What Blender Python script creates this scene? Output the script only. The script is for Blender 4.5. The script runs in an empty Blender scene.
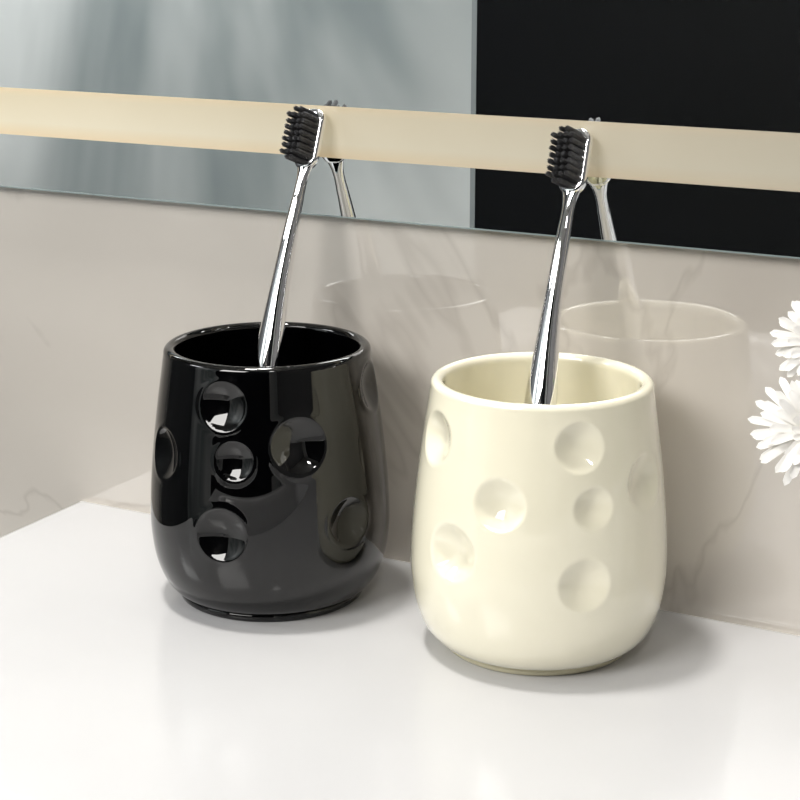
import bpy, math, random
from mathutils import Vector, Matrix
random.seed(4)
S = 0.01                                  # everything below is written in centimetres
COL = bpy.context.scene.collection
bpy.context.scene.view_settings.view_transform = 'Standard'
CAM = Vector((33.0, -65.3, 27.3)); F_PX = 1800.0
PITCH = math.atan(490/1800); YAW = math.radians(28.3)
FH = Vector((-math.sin(YAW), math.cos(YAW), 0)); RT = Vector((math.cos(YAW), math.sin(YAW), 0))
FW = FH*math.cos(PITCH) + Vector((0,0,-math.sin(PITCH))); UP = RT.cross(FW)

def ray(px, py): return (FW*F_PX + RT*(px-400) + UP*(400-py)).normalized()
def at_y(px, py, y):
    d = ray(px, py); return CAM + d*((y-CAM.y)/d.y)
def dl(D, lat, z):                        # distance ahead of the viewpoint, sideways offset, height
    p = CAM + FH*D + RT*lat; return Vector((p.x, p.y, z))

# ---------------------------------------------------------------- materials
def mat(name, col, rough=.5, metal=0, coat=0, emis=None, es=0, ior=1.5, spec=.5):
    m = bpy.data.materials.new(name); m.use_nodes = True
    b = m.node_tree.nodes['Principled BSDF']
    b.inputs['Base Color'].default_value = (*col, 1); b.inputs['Roughness'].default_value = rough
    b.inputs['Metallic'].default_value = metal; b.inputs['Coat Weight'].default_value = coat
    b.inputs['Coat Roughness'].default_value = .03; b.inputs['IOR'].default_value = ior
    b.inputs['Specular IOR Level'].default_value = spec
    if emis: b.inputs['Emission Color'].default_value = (*emis, 1); b.inputs['Emission Strength'].default_value = es
    return m
def noisy(m, c1, c2, scale, detail=4, dist=0, lo=.35, hi=.65, stretch=(1,1,1), vein=None, rot=(0,0,0)):
    nt = m.node_tree; N = nt.nodes; L = nt.links; b = N['Principled BSDF']
    tc = N.new('ShaderNodeTexCoord'); mp = N.new('ShaderNodeMapping'); L.new(tc.outputs['Object'], mp.inputs[0])
    mp.inputs['Scale'].default_value = stretch; mp.inputs['Rotation'].default_value = rot
    n = N.new('ShaderNodeTexNoise'); L.new(mp.outputs[0], n.inputs['Vector'])
    n.inputs['Scale'].default_value = scale; n.inputs['Detail'].default_value = detail; n.inputs['Distortion'].default_value = dist
    r = N.new('ShaderNodeValToRGB'); L.new(n.outputs['Fac'], r.inputs[0])
    r.color_ramp.elements[0].position = lo; r.color_ramp.elements[0].color = (*c1,1)
    r.color_ramp.elements[1].position = hi; r.color_ramp.elements[1].color = (*c2,1)
    out = r.outputs[0]
    if vein:
        n2 = N.new('ShaderNodeTexNoise'); L.new(mp.outputs[0], n2.inputs['Vector'])
        n2.inputs['Scale'].default_value = vein[0]; n2.inputs['Detail'].default_value = 5; n2.inputs['Distortion'].default_value = 1.2
        r2 = N.new('ShaderNodeValToRGB'); L.new(n2.outputs['Fac'], r2.inputs[0])
        e = r2.color_ramp.elements; e[0].position = .488; e[0].color = (0,0,0,1); e[1].position = .512; e[1].color = (0,0,0,1)
        k = e.new(.5); k.color = (1,1,1,1)
        ml = N.new('ShaderNodeMath'); ml.operation = 'MULTIPLY'; ml.inputs[1].default_value = vein[2]; L.new(r2.outputs[0], ml.inputs[0])
        mx = N.new('ShaderNodeMix'); mx.data_type = 'RGBA'; L.new(ml.outputs[0], mx.inputs[0])
        L.new(out, mx.inputs[6]); mx.inputs[7].default_value = (*vein[1],1); out = mx.outputs[2]
    L.new(out, b.inputs['Base Color'])
    return m

M_wall = noisy(mat('marble_tile', (.5,.46,.43), .025, coat=.9, ior=1.9), (.54,.495,.445), (.80,.76,.70), 2.6, 4, .8, .3, .7, (1,1,.55), (5, (.40,.36,.32), .34), (0,.5,0))
M_pale = noisy(mat('pale_wall', (.5,.56,.6), .4), (.30,.345,.355), (.86,.885,.88), 1.5, 4, 1.2, .38, .62, (1,1,.3), None, (0,.35,0))
M_dark = noisy(mat('dark_panel', (.004,.005,.007), .25, spec=.25), (.001,.002,.003), (.003,.004,.006), 2)
M_white = noisy(mat('white_paint', (.8,.8,.8), .6), (.60,.60,.59), (.66,.66,.65), 3)
M_grey = noisy(mat('grey_paint', (.2,.2,.2), .6), (.06,.065,.07), (.09,.095,.10), 3)
M_grey2 = noisy(mat('mid_grey_paint', (.2,.2,.2), .6), (.13,.13,.135), (.16,.16,.165), 3)
M_floor = noisy(mat('floor_tile', (.4,.39,.38), .3), (.12,.115,.11), (.16,.155,.15), 4, 4, .5)
M_ledge = noisy(mat('white_glaze', (.86,.86,.87), .15, ior=1.45), (.555,.555,.565), (.60,.60,.61), 5)
M_mirror = mat('silvered_glass', (.90,.93,.94), .0, 1)
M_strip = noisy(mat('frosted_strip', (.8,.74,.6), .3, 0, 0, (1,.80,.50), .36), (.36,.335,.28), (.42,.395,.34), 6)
def strip_gradient(m):                    # emission weakens towards the right; its tint varies with height across the band
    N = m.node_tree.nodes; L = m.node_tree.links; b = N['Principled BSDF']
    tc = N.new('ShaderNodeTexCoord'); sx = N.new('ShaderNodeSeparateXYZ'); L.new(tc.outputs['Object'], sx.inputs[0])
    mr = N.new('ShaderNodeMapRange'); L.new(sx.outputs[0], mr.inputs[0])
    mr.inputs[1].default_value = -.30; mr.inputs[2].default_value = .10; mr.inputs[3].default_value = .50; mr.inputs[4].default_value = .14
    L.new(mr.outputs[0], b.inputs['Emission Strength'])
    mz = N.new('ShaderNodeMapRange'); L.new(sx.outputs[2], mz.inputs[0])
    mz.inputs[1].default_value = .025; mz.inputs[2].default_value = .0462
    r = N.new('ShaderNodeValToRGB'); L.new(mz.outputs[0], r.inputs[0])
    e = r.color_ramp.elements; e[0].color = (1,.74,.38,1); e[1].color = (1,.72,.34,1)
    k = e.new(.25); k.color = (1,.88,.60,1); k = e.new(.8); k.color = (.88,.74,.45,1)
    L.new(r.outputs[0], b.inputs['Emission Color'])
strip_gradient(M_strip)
M_edge = mat('glass_edge', (.35,.42,.42), .1, .3)
M_cream = noisy(mat('cream_glaze', (.88,.83,.66), .05, 0, 1), (.94,.895,.71), (.955,.91,.73), 12)
M_black = noisy(mat('black_glaze', (.002,.002,.0025), .02, ior=1.56), (.0006,.0006,.0008), (.001,.001,.0012), 12)
M_foot_c = noisy(mat('unglazed_cream', (.75,.7,.55), .5), (.72,.67,.48), (.78,.73,.53), 60)
M_chrome = mat('polished_chrome', (.90,.90,.91), .03, 1)
M_bris = noisy(mat('charcoal_bristle', (.03,.03,.035), .35), (.045,.045,.05), (.11,.11,.115), 400)
M_petal = noisy(mat('white_petal', (.85,.85,.83), .7, spec=.1), (.93,.915,.88), (.96,.945,.915), 60)
M_yellow = noisy(mat('yellow_disc', (.75,.6,.15), .7), (.7,.65,.3), (.85,.82,.5), 500)
M_green = noisy(mat('green_stem', (.12,.25,.06), .5), (.09,.2,.05), (.15,.3,.08), 100)
M_seal = mat('white_sealant', (.6,.59,.57), .4)

# ---------------------------------------------------------------- helpers
def mesh_obj(name, verts, faces, m, parent=None, smooth=True):
    me = bpy.data.meshes.new(name); me.from_pydata([tuple(Vector(v)*S) for v in verts], [], faces)
    me.validate(); me.update()
    if smooth: me.polygons.foreach_set('use_smooth', [True]*len(me.polygons))
    me.materials.append(m)
    o = bpy.data.objects.new(name, me); COL.objects.link(o)
    if parent: o.parent = parent
    return o
def tag(o, label=None, cat=None, group=None, kind=None):
    for k, v in (('label',label),('category',cat),('group',group),('kind',kind)):
        if v: o[k] = v
    return o
def empty(name, loc, label, cat, group=None):
    o = bpy.data.objects.new(name, None); COL.objects.link(o); o.location = Vector(loc)*S
    o.empty_display_size = .02
    return tag(o, label, cat, group)
def box(name, a, b, m, parent=None, bevel=0):
    x0,y0,z0 = a; x1,y1,z1 = b
    v = [(x0,y0,z0),(x1,y0,z0),(x1,y1,z0),(x0,y1,z0),(x0,y0,z1),(x1,y0,z1),(x1,y1,z1),(x0,y1,z1)]
    f = [(0,3,2,1),(4,5,6,7),(0,1,5,4),(1,2,6,5),(2,3,7,6),(3,0,4,7)]
    o = mesh_obj(name, v, f, m, parent, False)
    if bevel:
        md = o.modifiers.new('bevel','BEVEL'); md.width = bevel*S; md.segments = 4
        o.data.polygons.foreach_set('use_smooth', [True]*len(o.data.polygons))
    return o
def lathe(name, prof, m, parent=None, n=64, closed=False):
    v = []; f = []
    for r, z in prof:
        for i in range(n):
            a = 2*math.pi*i/n; v.append((r*math.cos(a), r*math.sin(a), z))
    k = len(prof); rng = k if closed else k-1
    for j in range(rng):
        for i in range(n):
            j2 = (j+1) % k; i2 = (i+1) % n
            f.append((j*n+i, j*n+i2, j2*n+i2, j2*n+i))
    return mesh_obj(name, v, f, m, parent)
def tube(name, pts, rads, m, parent=None, n=10):
    v = []; f = []
    P = [Vector(p) for p in pts]
    for i, p in enumerate(P):
        t = (P[min(i+1,len(P)-1)] - P[max(i-1,0)]).normalized()
        a = t.cross(Vector((0.13,1,0.07))).normalized(); b = t.cross(a)
        for k in range(n):
            q = 2*math.pi*k/n; v.append(p + (a*math.cos(q)+b*math.sin(q))*rads[i])
    for i in range(len(P)-1):
        for k in range(n):
            f.append((i*n+k, i*n+(k+1)%n, (i+1)*n+(k+1)%n, (i+1)*n+k))
    f.append(tuple(range(n))[::-1]); f.append(tuple(range((len(P)-1)*n, len(P)*n)))
    return mesh_obj(name, v, f, m, parent)
def catmull(P, sub):
    out = []
    for i in range(len(P)-1):
        p0 = P[max(i-1,0)]; p1 = P[i]; p2 = P[i+1]; p3 = P[min(i+2,len(P)-1)]
        for k in range(sub):
            t = k/sub
            out.append(tuple(.5*((2*b)+(c-a)*t+(2*a-5*b+4*c-d)*t*t+(3*b-a-3*c+d)*t**3) for a,b,c,d in zip(p0,p1,p2,p3)))
    out.append(tuple(P[-1])); return out
def lerp_tab(T, x):
    if x <= T[0][0]: return T[0][1]
    for (a,b),(c,d) in zip(T, T[1:]):
        if x <= c: return b+(d-b)*(x-a)/(c-a) if c > a else d
    return T[-1][1]

# ---------------------------------------------------------------- the room
def struct(*a, **k): return tag(box(*a, **k), kind='structure')
XL, XR, YB, ZF, ZC = -185, 125, -150, -85, 150
struct('wall_back', (XL,0,ZF), (XR,8,ZC), M_wall)
struct('wall_rear', (XL,YB-8,ZF), (XR,YB,ZC), M_pale)
struct('wall_left', (XL-8,YB,ZF), (XL,0,ZC), M_grey)
struct('wall_right', (XR,YB,ZF), (XR+8,0,ZC), M_grey2)
struct('floor', (XL,YB,ZF-5), (XR,0,ZF), M_floor)
struct('ceiling', (XL,YB,ZC), (XR,0,ZC+5), M_white)
struct('door_1', (-69.6,YB,ZF), (90,YB+3,ZC-20), M_dark)
struct('trim_1', (-70.3,YB,ZF), (-69.6,YB+3.1,ZC-20), mat('grey_trim', (.30,.33,.34), .4))

# ---------------------------------------------------------------- washbasin with its flat back ledge
def washbasin():
    root = empty('washbasin', (15,0,-14), 'white glazed washbasin whose flat back ledge carries the two cups', 'washbasin')
    X0, X1, Y0, Y1 = -19.6, 62, -50, -.25
    nx, ny = 150, 100
    def hgt(x, y):
        cx, cy = (X0+X1)/2, -36.5; hx, hy = 36, 11
        ax, ay = abs(x-cx)-hx+5, abs(y-cy)-hy+5
        d = math.hypot(max(ax,0), max(ay,0))-5 + min(max(ax, ay), 0)
        t = min(max(-d/4, 0), 1); h = -12*t*t*(3-2*t)
        e = min(x-X0, X1-x, y-Y0)                       # rounded outer edge
        if e < .5: h -= .5-math.sqrt(max(.25-(.5-e)**2, 0))
        eb = Y1-y
        if eb < .25: h -= .25-math.sqrt(max(.0625-(.25-eb)**2, 0))
        return h
    def spaced(a, b, n):
        core = [a+.5+(b-a-1)*i/n for i in range(n+1)]
        return [a, a+.03, a+.08, a+.16, a+.27, a+.38] + core + [b-.38, b-.27, b-.16, b-.08, b-.03, b]
    xs = spaced(X0, X1, nx); ys = spaced(Y0, Y1, ny)
    v = []; f = []
    ox, oz = 15, -14
    for y in ys:
        for x in xs: v.append((x-ox, y, hgt(x,y)-oz))
    W = len(xs); H = len(ys)
    for j in range(H-1):
        for i in range(W-1): f.append((j*W+i, j*W+i+1, (j+1)*W+i+1, (j+1)*W+i))
    ring = [i for i in range(W)] + [j*W+W-1 for j in range(1,H)] + [(H-1)*W+i for i in range(W-2,-1,-1)] + [j*W for j in range(H-2,0,-1)]
    base = len(v)
    for r in ring: v.append((v[r][0], v[r][1], 0))
    n = len(ring)
    for k in range(n): f.append((ring[k], base+k, base+(k+1)%n, ring[(k+1)%n]))
    f.append(tuple(base+k for k in range(n)))
    mesh_obj('basin', v, f, M_ledge, root)
    box('sealant_bead', (X0-ox,-.25,13.2), (X1-ox,0,13.85), M_seal, root, .08)
washbasin()

# ---------------------------------------------------------------- mirror with its light strip
def mirror():
    root = empty('wall_mirror', (5,0,14.9), 'large backlit wall mirror with a glowing frosted band near its lower edge', 'mirror')
    X0, X1, Z0, Z1 = -60, 50, 0, 75
    box('glass', (X0,-.5,Z0), (X1,0,Z1), M_mirror, root)
    tag(box('polished_edge', (X0,-.515,Z0-.06), (X1,0,Z0), M_edge, root), 'thin greenish polished glass edge')
    a, b = 2.42, 4.56                                  # band set in from the edges, a closed loop
    o = [(X0+a,a),(X1-a,a),(X1-a,Z1-a),(X0+a,Z1-a)]; i = [(X0+b,b),(X1-b,b),(X1-b,Z1-b),(X0+b,Z1-b)]
    v = [(x,-.51,z) for x,z in o+i] + [(x,-.49,z) for x,z in o+i]
    f = []
    for k in range(4):
        q = (k+1)%4
        f += [(k,q,4+q,4+k), (8+k,12+k,12+q,8+q), (k,8+k,8+q,q), (4+k,4+q,12+q,12+k)]
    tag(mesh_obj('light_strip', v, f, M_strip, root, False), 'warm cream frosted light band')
mirror()

# ---------------------------------------------------------------- cups
OUT = catmull([(3.62,.30),(4.02,.45),(4.42,.95),(4.72,1.75),(4.87,2.7),(4.90,3.6),(4.82,5.1),(4.65,6.8),(4.44,8.4),(4.26,9.6),(4.17,10.22)], 10)
RZ = [(z,r) for r,z in OUT]
def rout(z): return lerp_tab(RZ, z)
def surf_hit(c, px, py):                               # where a line of sight first meets the cup's wall
    d = ray(px, py); t = 50
    while t < 90:
        p = CAM + d*t; q = p-c
        if 0.3 < q.z < 10.3 and math.hypot(q.x,q.y) <= rout(q.z): return q
        t += .02
    return None
def cup(c, dimples, extra, m, mfoot, label, foot_r, soft, rexp, lip):
    root = empty('tumbler_cup', c, label, 'cup', 'dimpled ceramic bathroom cups')
    D = []
    for px, py, R, dep in dimples:
        q = surf_hit(c, px, py)
        if q: D.append((q, R, dep))
    for ang, z, R, dep in extra:
        a = math.radians(ang); D.append((Vector((rout(z)*math.cos(a), rout(z)*math.sin(a), z)), R, dep))
    T = .50
    prof = [(r0,.30,0) for r0 in (0.01,1.5,3.0)]
    prof += [(r,zz,1) for r,zz in catmull([(r,z) for r,z in OUT], 2)]
    cr, cz, rr = 4.17-.25, 10.25, .25
    for k in range(1,14):
        a = math.pi*k/14; prof.append((cr+rr*math.cos(a), cz+rr*math.sin(a), 0))
    inner = []
    for k in range(0,90):
        zz = 10.22-(10.22-1.5)*k/89; inner.append((rout(zz)-T, zz, 1))
    prof += inner
    r1 = inner[-1][0]
    for k in range(1,9):
        a = math.pi/2*k/8; prof.append((r1-.7+.7*math.cos(a), 1.5-.7*math.sin(a), 0))
    prof += [(r,.8,0) for r in (2.4,1.2,.01)]
    n = 420; v = []; f = []
    for r, z, flag in prof:
        for i in range(n):
            a = 2*math.pi*i/n; ca, sa = math.cos(a), math.sin(a); rr_ = r
            if flag:
                ro = rout(z); p = Vector((ro*ca, ro*sa, z))
                dsum = 0; up = 0
                for q, R, dep in D:
                    R1 = R*rexp
                    if abs(p.z-q.z) > R1*1.35: continue
                    t = (p-q).length/R1
                    if t < 1: dsum = max(dsum, dep*(1-t*t)**soft)
                    if t < 1.35: up = max(up, lip*math.exp(-((t-1.04)/.13)**2))   # faint raised rim of the glaze
                rr_ = r-(dsum-up)*(1 if r > ro-.1 else .45)
            v.append((rr_*ca, rr_*sa, z))
    for j in range(len(prof)-1):
        for i in range(n):
            i2 = (i+1)%n; f.append((j*n+i, j*n+i2, (j+1)*n+i2, (j+1)*n+i))
    mesh_obj('body', v, f, m, root)
    fr = foot_r
    lathe('foot_ring', [(fr,.34),(fr+.02,.2),(fr+.0,.06),(fr-.08,0),(fr-.5,0),(fr-.58,.08),(fr-.58,.34)], mfoot, root, 96, True)
    return root
C_cream = dl(65.0, 5.30, 0); C_black = dl(70.4, -5.33, 0)
cup(C_cream, [(436,438,.98,.40),(499,506,.96,.44),(451,553,1.08,.50),(580,448,.90,.40),(594,509,.76,.35),(585,586,.97,.42),(645,482,1.03,.40)],
    [(60,7.5,.95,.36),(85,4.5,1.0,.36),(110,7.8,.8,.3),(125,3.2,1.0,.36),(150,6,.9,.34)], M_cream, M_foot_c,
    'cream glazed ceramic cup with round dimples holding a chrome toothbrush', 3.6, 1.3, 1.04, .008)
cup(C_black, [(223,407,.98,.32),(164,453,1.05,.34),(234,462,.78,.26),(299,447,1.12,.46),(221,536,1.05,.34),(350,521,1.0,.38),(371,386,1.0,.34)],
    [(60,7.5,.95,.3),(85,4.5,1.0,.3),(110,7.8,.8,.25),(125,3.2,1.0,.3)], M_black, M_black,
    'glossy black ceramic cup with round dimples holding a chrome toothbrush', 3.80, 1.15, 1.0, .025)

# ---------------------------------------------------------------- toothbrushes
TUFT = None
def tuft_mesh():
    v = []; f = []
    L = 1.0
    for k in range(20):
        r = .09*math.sqrt((k+.5)/20); a = k*2.39996
        x, z = r*math.cos(a), r*math.sin(a); sp = 1.05; ln = L-random.random()*.04; w = .017; b = len(v)
        for (yy, s, ww) in ((0,1,w),(-ln*.93,sp,w),(-ln,sp,w*.45)):
            for q in range(5):
                t = 2*math.pi*q/5; v.append((x*s+ww*math.cos(t), yy, z*s+ww*math.sin(t)))
        for j in range(2):
            for q in range(5): f.append((b+j*5+q, b+j*5+(q+1)%5, b+j*5+5+(q+1)%5, b+j*5+5+q))
        f.append(tuple(b+10+q for q in range(5)))
    return v, f
def brush(bottom, top, phi, label):
    global TUFT
    ax = (top-bottom).normalized(); L = (top-bottom).length
    ph = math.radians(phi); face = -FH*math.cos(ph) - RT*math.sin(ph)
    face = (face - ax*face.dot(ax)).normalized(); Y = -face; X = Y.cross(ax)
    root = empty('toothbrush', bottom, label, 'toothbrush', 'chrome toothbrushes standing in the cups')
    Mx = Matrix((X, Y, ax)).transposed().to_4x4(); Mx.translation = bottom*S; root.matrix_world = Mx
    H0 = L-2.60
    WT = [(0,.18),(.12,.30),(.5,.40),(3,.54),(6,.70),(9.2,.68),(10.5,.54),(12,.42),(13.5,.35),(15,.30),(16.2,.24),(H0-.6,.23),(H0-.15,.29),(H0+.15,.40),(H0+.5,.52)]
    TT = [(0,.14),(.12,.24),(.5,.31),(3,.38),(6,.50),(9.2,.54),(10.5,.46),(12,.39),(13.5,.33),(15,.28),(16.2,.22),(H0-.6,.21),(H0-.15,.20),(H0+.15,.19),(H0+.5,.17)]
    v = []; f = []; n = 28; rows = 150
    for j in range(rows+1):
        s = (H0+.5)*j/rows if j > 4 else [0,.04,.09,.14,.25][j]
        h = .9 if s < H0-1.2 else .25
        if s > 1.2:
            w = sum(lerp_tab(WT, s+d*h/5) for d in range(-5,6))/11; t_ = sum(lerp_tab(TT, s+d*h/5) for d in range(-5,6))/11
        else: w = lerp_tab(WT,s); t_ = lerp_tab(TT,s)
        by = .16*math.sin(math.pi*min(s/H0,1)*2)*(1 if s > 1 else s)      # slight bend of the handle
        for i in range(n):
            a = 2*math.pi*i/n; v.append((w*math.cos(a), by+t_*math.sin(a), s))
    for j in range(rows):
        for i in range(n): f.append((j*n+i, j*n+(i+1)%n, (j+1)*n+(i+1)%n, (j+1)*n+i))
    f.append(tuple(range(n))[::-1]); f.append(tuple(rows*n+i for i in range(n)))
    mesh_obj('handle', v, f, M_chrome, root)
    v = []; f = []; rows = 30; hl = 2.60; hw = .59
    for j in range(rows+1):
        s = hl*(1-math.cos(math.pi*j/rows))/2
        e = min(s, hl-s)
        w = hw*math.sqrt(max(1-max(1-e/.55,0)**2, 0))+.01
        t_ = .2*math.sqrt(max(1-max(1-e/.14,0)**2, 0))+.004
        for i in range(n):
            a = 2*math.pi*i/n; ca, sa = math.cos(a), math.sin(a)
            v.append((w*math.copysign(abs(ca)**.55,ca), t_*math.copysign(abs(sa)**.55,sa), s))
    for j in range(rows):
        for i in range(n): f.append((j*n+i, j*n+(i+1)%n, (j+1)*n+(i+1)%n, (j+1)*n+i))
    f.append(tuple(range(n))[::-1]); f.append(tuple(rows*n+i for i in range(n)))
    head = mesh_obj('head', v, f, M_chrome, root); head.location = (0,0,H0*S)
    for row in range(9):
        zc = .28+row*.255
        cols = (-.14,.14) if row in (0,8) else (-.43,-.143,.143,.43)
        for xc in cols:
            if TUFT is None:
                v, f = tuft_mesh(); o = mesh_obj('bristle_tuft', v, f, M_bris, head, False); TUFT = o.data
            else:
                o = bpy.data.objects.new('bristle_tuft', TUFT); COL.objects.link(o); o.parent = head
            o.location = (xc*S, -.19*S, zc*S)
            o.rotation_euler = (random.uniform(-.015,.015), random.uniform(0,6.28), random.uniform(-.015,.015))
            o.scale = (1, 1.0 if (row % 2) else .96, 1)
    return root
def lin(a, b, z): return a + (b-a)*((z-a.z)/(b.z-a.z))
r_, h_ = at_y(542,395,-4.9), at_y(571,193,-1.9)
brush(lin(r_,h_,.95), lin(r_,h_,19.2), 38, 'chrome toothbrush with charcoal bristles standing in the cream cup')
r_, h_ = at_y(268,362,-4.75), at_y(303,177,-1.9)
brush(lin(r_,h_,.95), lin(r_,h_,19.35), 38, 'chrome toothbrush with charcoal bristles leaning in the black cup')

# ---------------------------------------------------------------- flowers in their vase at the right
V = Vector((21.0, -6.2, 0))
vase = empty('flower_vase', V, 'small white vase with two white flowers at the right end of the ledge', 'vase')
lathe('body', [(.01,.0),(1.2,0),(1.45,.1),(1.75,1.2),(1.8,2.5),(1.5,4),(1.0,5.2),(.85,6),(.95,6.5),(.85,6.52),(.72,6),(.85,5.2),(1.3,4),(1.55,2.5),(1.4,.6),(.01,.4)], M_ledge, vase, 48)
def petal_mesh(L, W, curl):
    v = []; f = []; k = 14
    for i in range(k+1):
        t = i/k; w = W*(.5+.5*math.sin(min(t*1.4,1)*math.pi/2))*math.sqrt(max(1-max((t-.86)/.14,0)**2,.01))
        y = L*t; z = curl*math.sin(t*math.pi*.8)
        for s in (-1,-.5,0,.5,1): v.append((s*w, y, z+.015*s*s))
    for i in range(k):
        for s in range(4): f.append((i*5+s, i*5+s+1, i*5+s+6, i*5+s+5))
    return v, f
PM = {}
def flower(pos, facing, R, label, off):
    root = empty('flower', pos, label, 'flower', 'white many-petalled flowers at the right edge')
    z = facing.normalized(); x = Vector((0,0,1)).cross(z).normalized(); y = z.cross(x)
    Mx = Matrix((x,y,z)).transposed().to_4x4(); Mx.translation = pos*S; root.matrix_world = Mx
    for layer, (cnt, ln, tilt) in enumerate(((22,1.0,0),(20,.93,10),(15,.70,22),(9,.42,44))):
        for k in range(cnt):
            key = (layer, R)
            if key not in PM:
                v, f = petal_mesh((R-.15)*ln, .14, .10); o = mesh_obj('petal', v, f, M_petal, root); PM[key] = o.data
            else:
                o = bpy.data.objects.new('petal', PM[key]); COL.objects.link(o); o.parent = root
            a = 2*math.pi*(k+.5*layer+random.uniform(-.28,.28))/cnt
            tl = math.radians(tilt+random.uniform(-7,7)); sc = random.uniform(.86,1.06)
            o.matrix_local = Matrix.Rotation(a,4,'Z') @ Matrix.Rotation(tl,4,'X') @ Matrix.Diagonal((1,sc,1,1)) @ Matrix.Translation((0,.15*S,0))
    prof = [(.01,.38),(.16,.36),(.28,.28),(.32,.15),(.28,.0),(.2,-.12),(.01,-.15)]
    lathe('flower_center', prof, M_yellow, root, 24)
    inv = Mx.inverted(); p0 = pos - z*.1; p1 = pos - z*1.6 + RT*1.0 + Vector((0,0,-1.2)); p3 = V+Vector((off*.5,0,1.2)); p2 = V+Vector((off*.4,0,6.5))
    pts = [inv @ (Vector(p)*S) / S for p in catmull([tuple(p0),tuple(p1),tuple(p2),tuple(p3)], 8)]
    tube('stem', pts, [.12]*len(pts), M_green, root)
flower(at_y(821,341,-3.6), (-FH*.85 - RT*.3 + Vector((0,0,.3))), 1.78, 'upper white flower with narrow petals, cut by the right edge', .9)
flower(at_y(810,430,-8.2), (-FH*.9 - RT*.3 + Vector((0,0,.4))), 2.0, 'lower and larger white flower with long narrow petals', -.9)

# ---------------------------------------------------------------- lights
def area(name, loc, target, size, power, col=(1,1,1), sy=None):
    l = bpy.data.lights.new(name, 'AREA'); l.energy = power; l.color = col; l.size = size
    if sy: l.shape = 'RECTANGLE'; l.size_y = sy
    o = bpy.data.objects.new(name, l); COL.objects.link(o); o.location = Vector(loc)*S
    d = (Vector(target)-Vector(loc)).normalized(); o.rotation_euler = d.to_track_quat('-Z','Y').to_euler()
area('ceiling_lamp_key', (-24,-17,142), (2,-10,0), .14, 13.5, (1,.97,.92))
area('fill_front', (-25,-138,92), (0,0,8), .7, 22, (1,.98,.95))  # added broad soft fill that brightens the tiled wall, no real fixture
area('glint_light', (75,-110,140), (0,0,5), .12, 2.5, (1,.98,.95))  # added small light, only for sharp glints on the glazed cups
area('rear_wall_fill', (-155,-95,110), (-135,-145,0), .5, 13, (.98,1,1))  # added light that keeps the pale rear wall bright in the mirror

w = bpy.data.worlds.new('world'); bpy.context.scene.world = w; w.use_nodes = True
w.node_tree.nodes['Background'].inputs[0].default_value = (.8,.85,.9,1); w.node_tree.nodes['Background'].inputs[1].default_value = .3

cd = bpy.data.cameras.new('camera'); cam = bpy.data.objects.new('camera', cd); COL.objects.link(cam)
cd.sensor_width = 36; cd.lens = 36*F_PX/800; cd.clip_start = .01
Mx = Matrix((RT, UP, -FW)).transposed().to_4x4(); Mx.translation = CAM*S; cam.matrix_world = Mx
bpy.context.scene.camera = cam
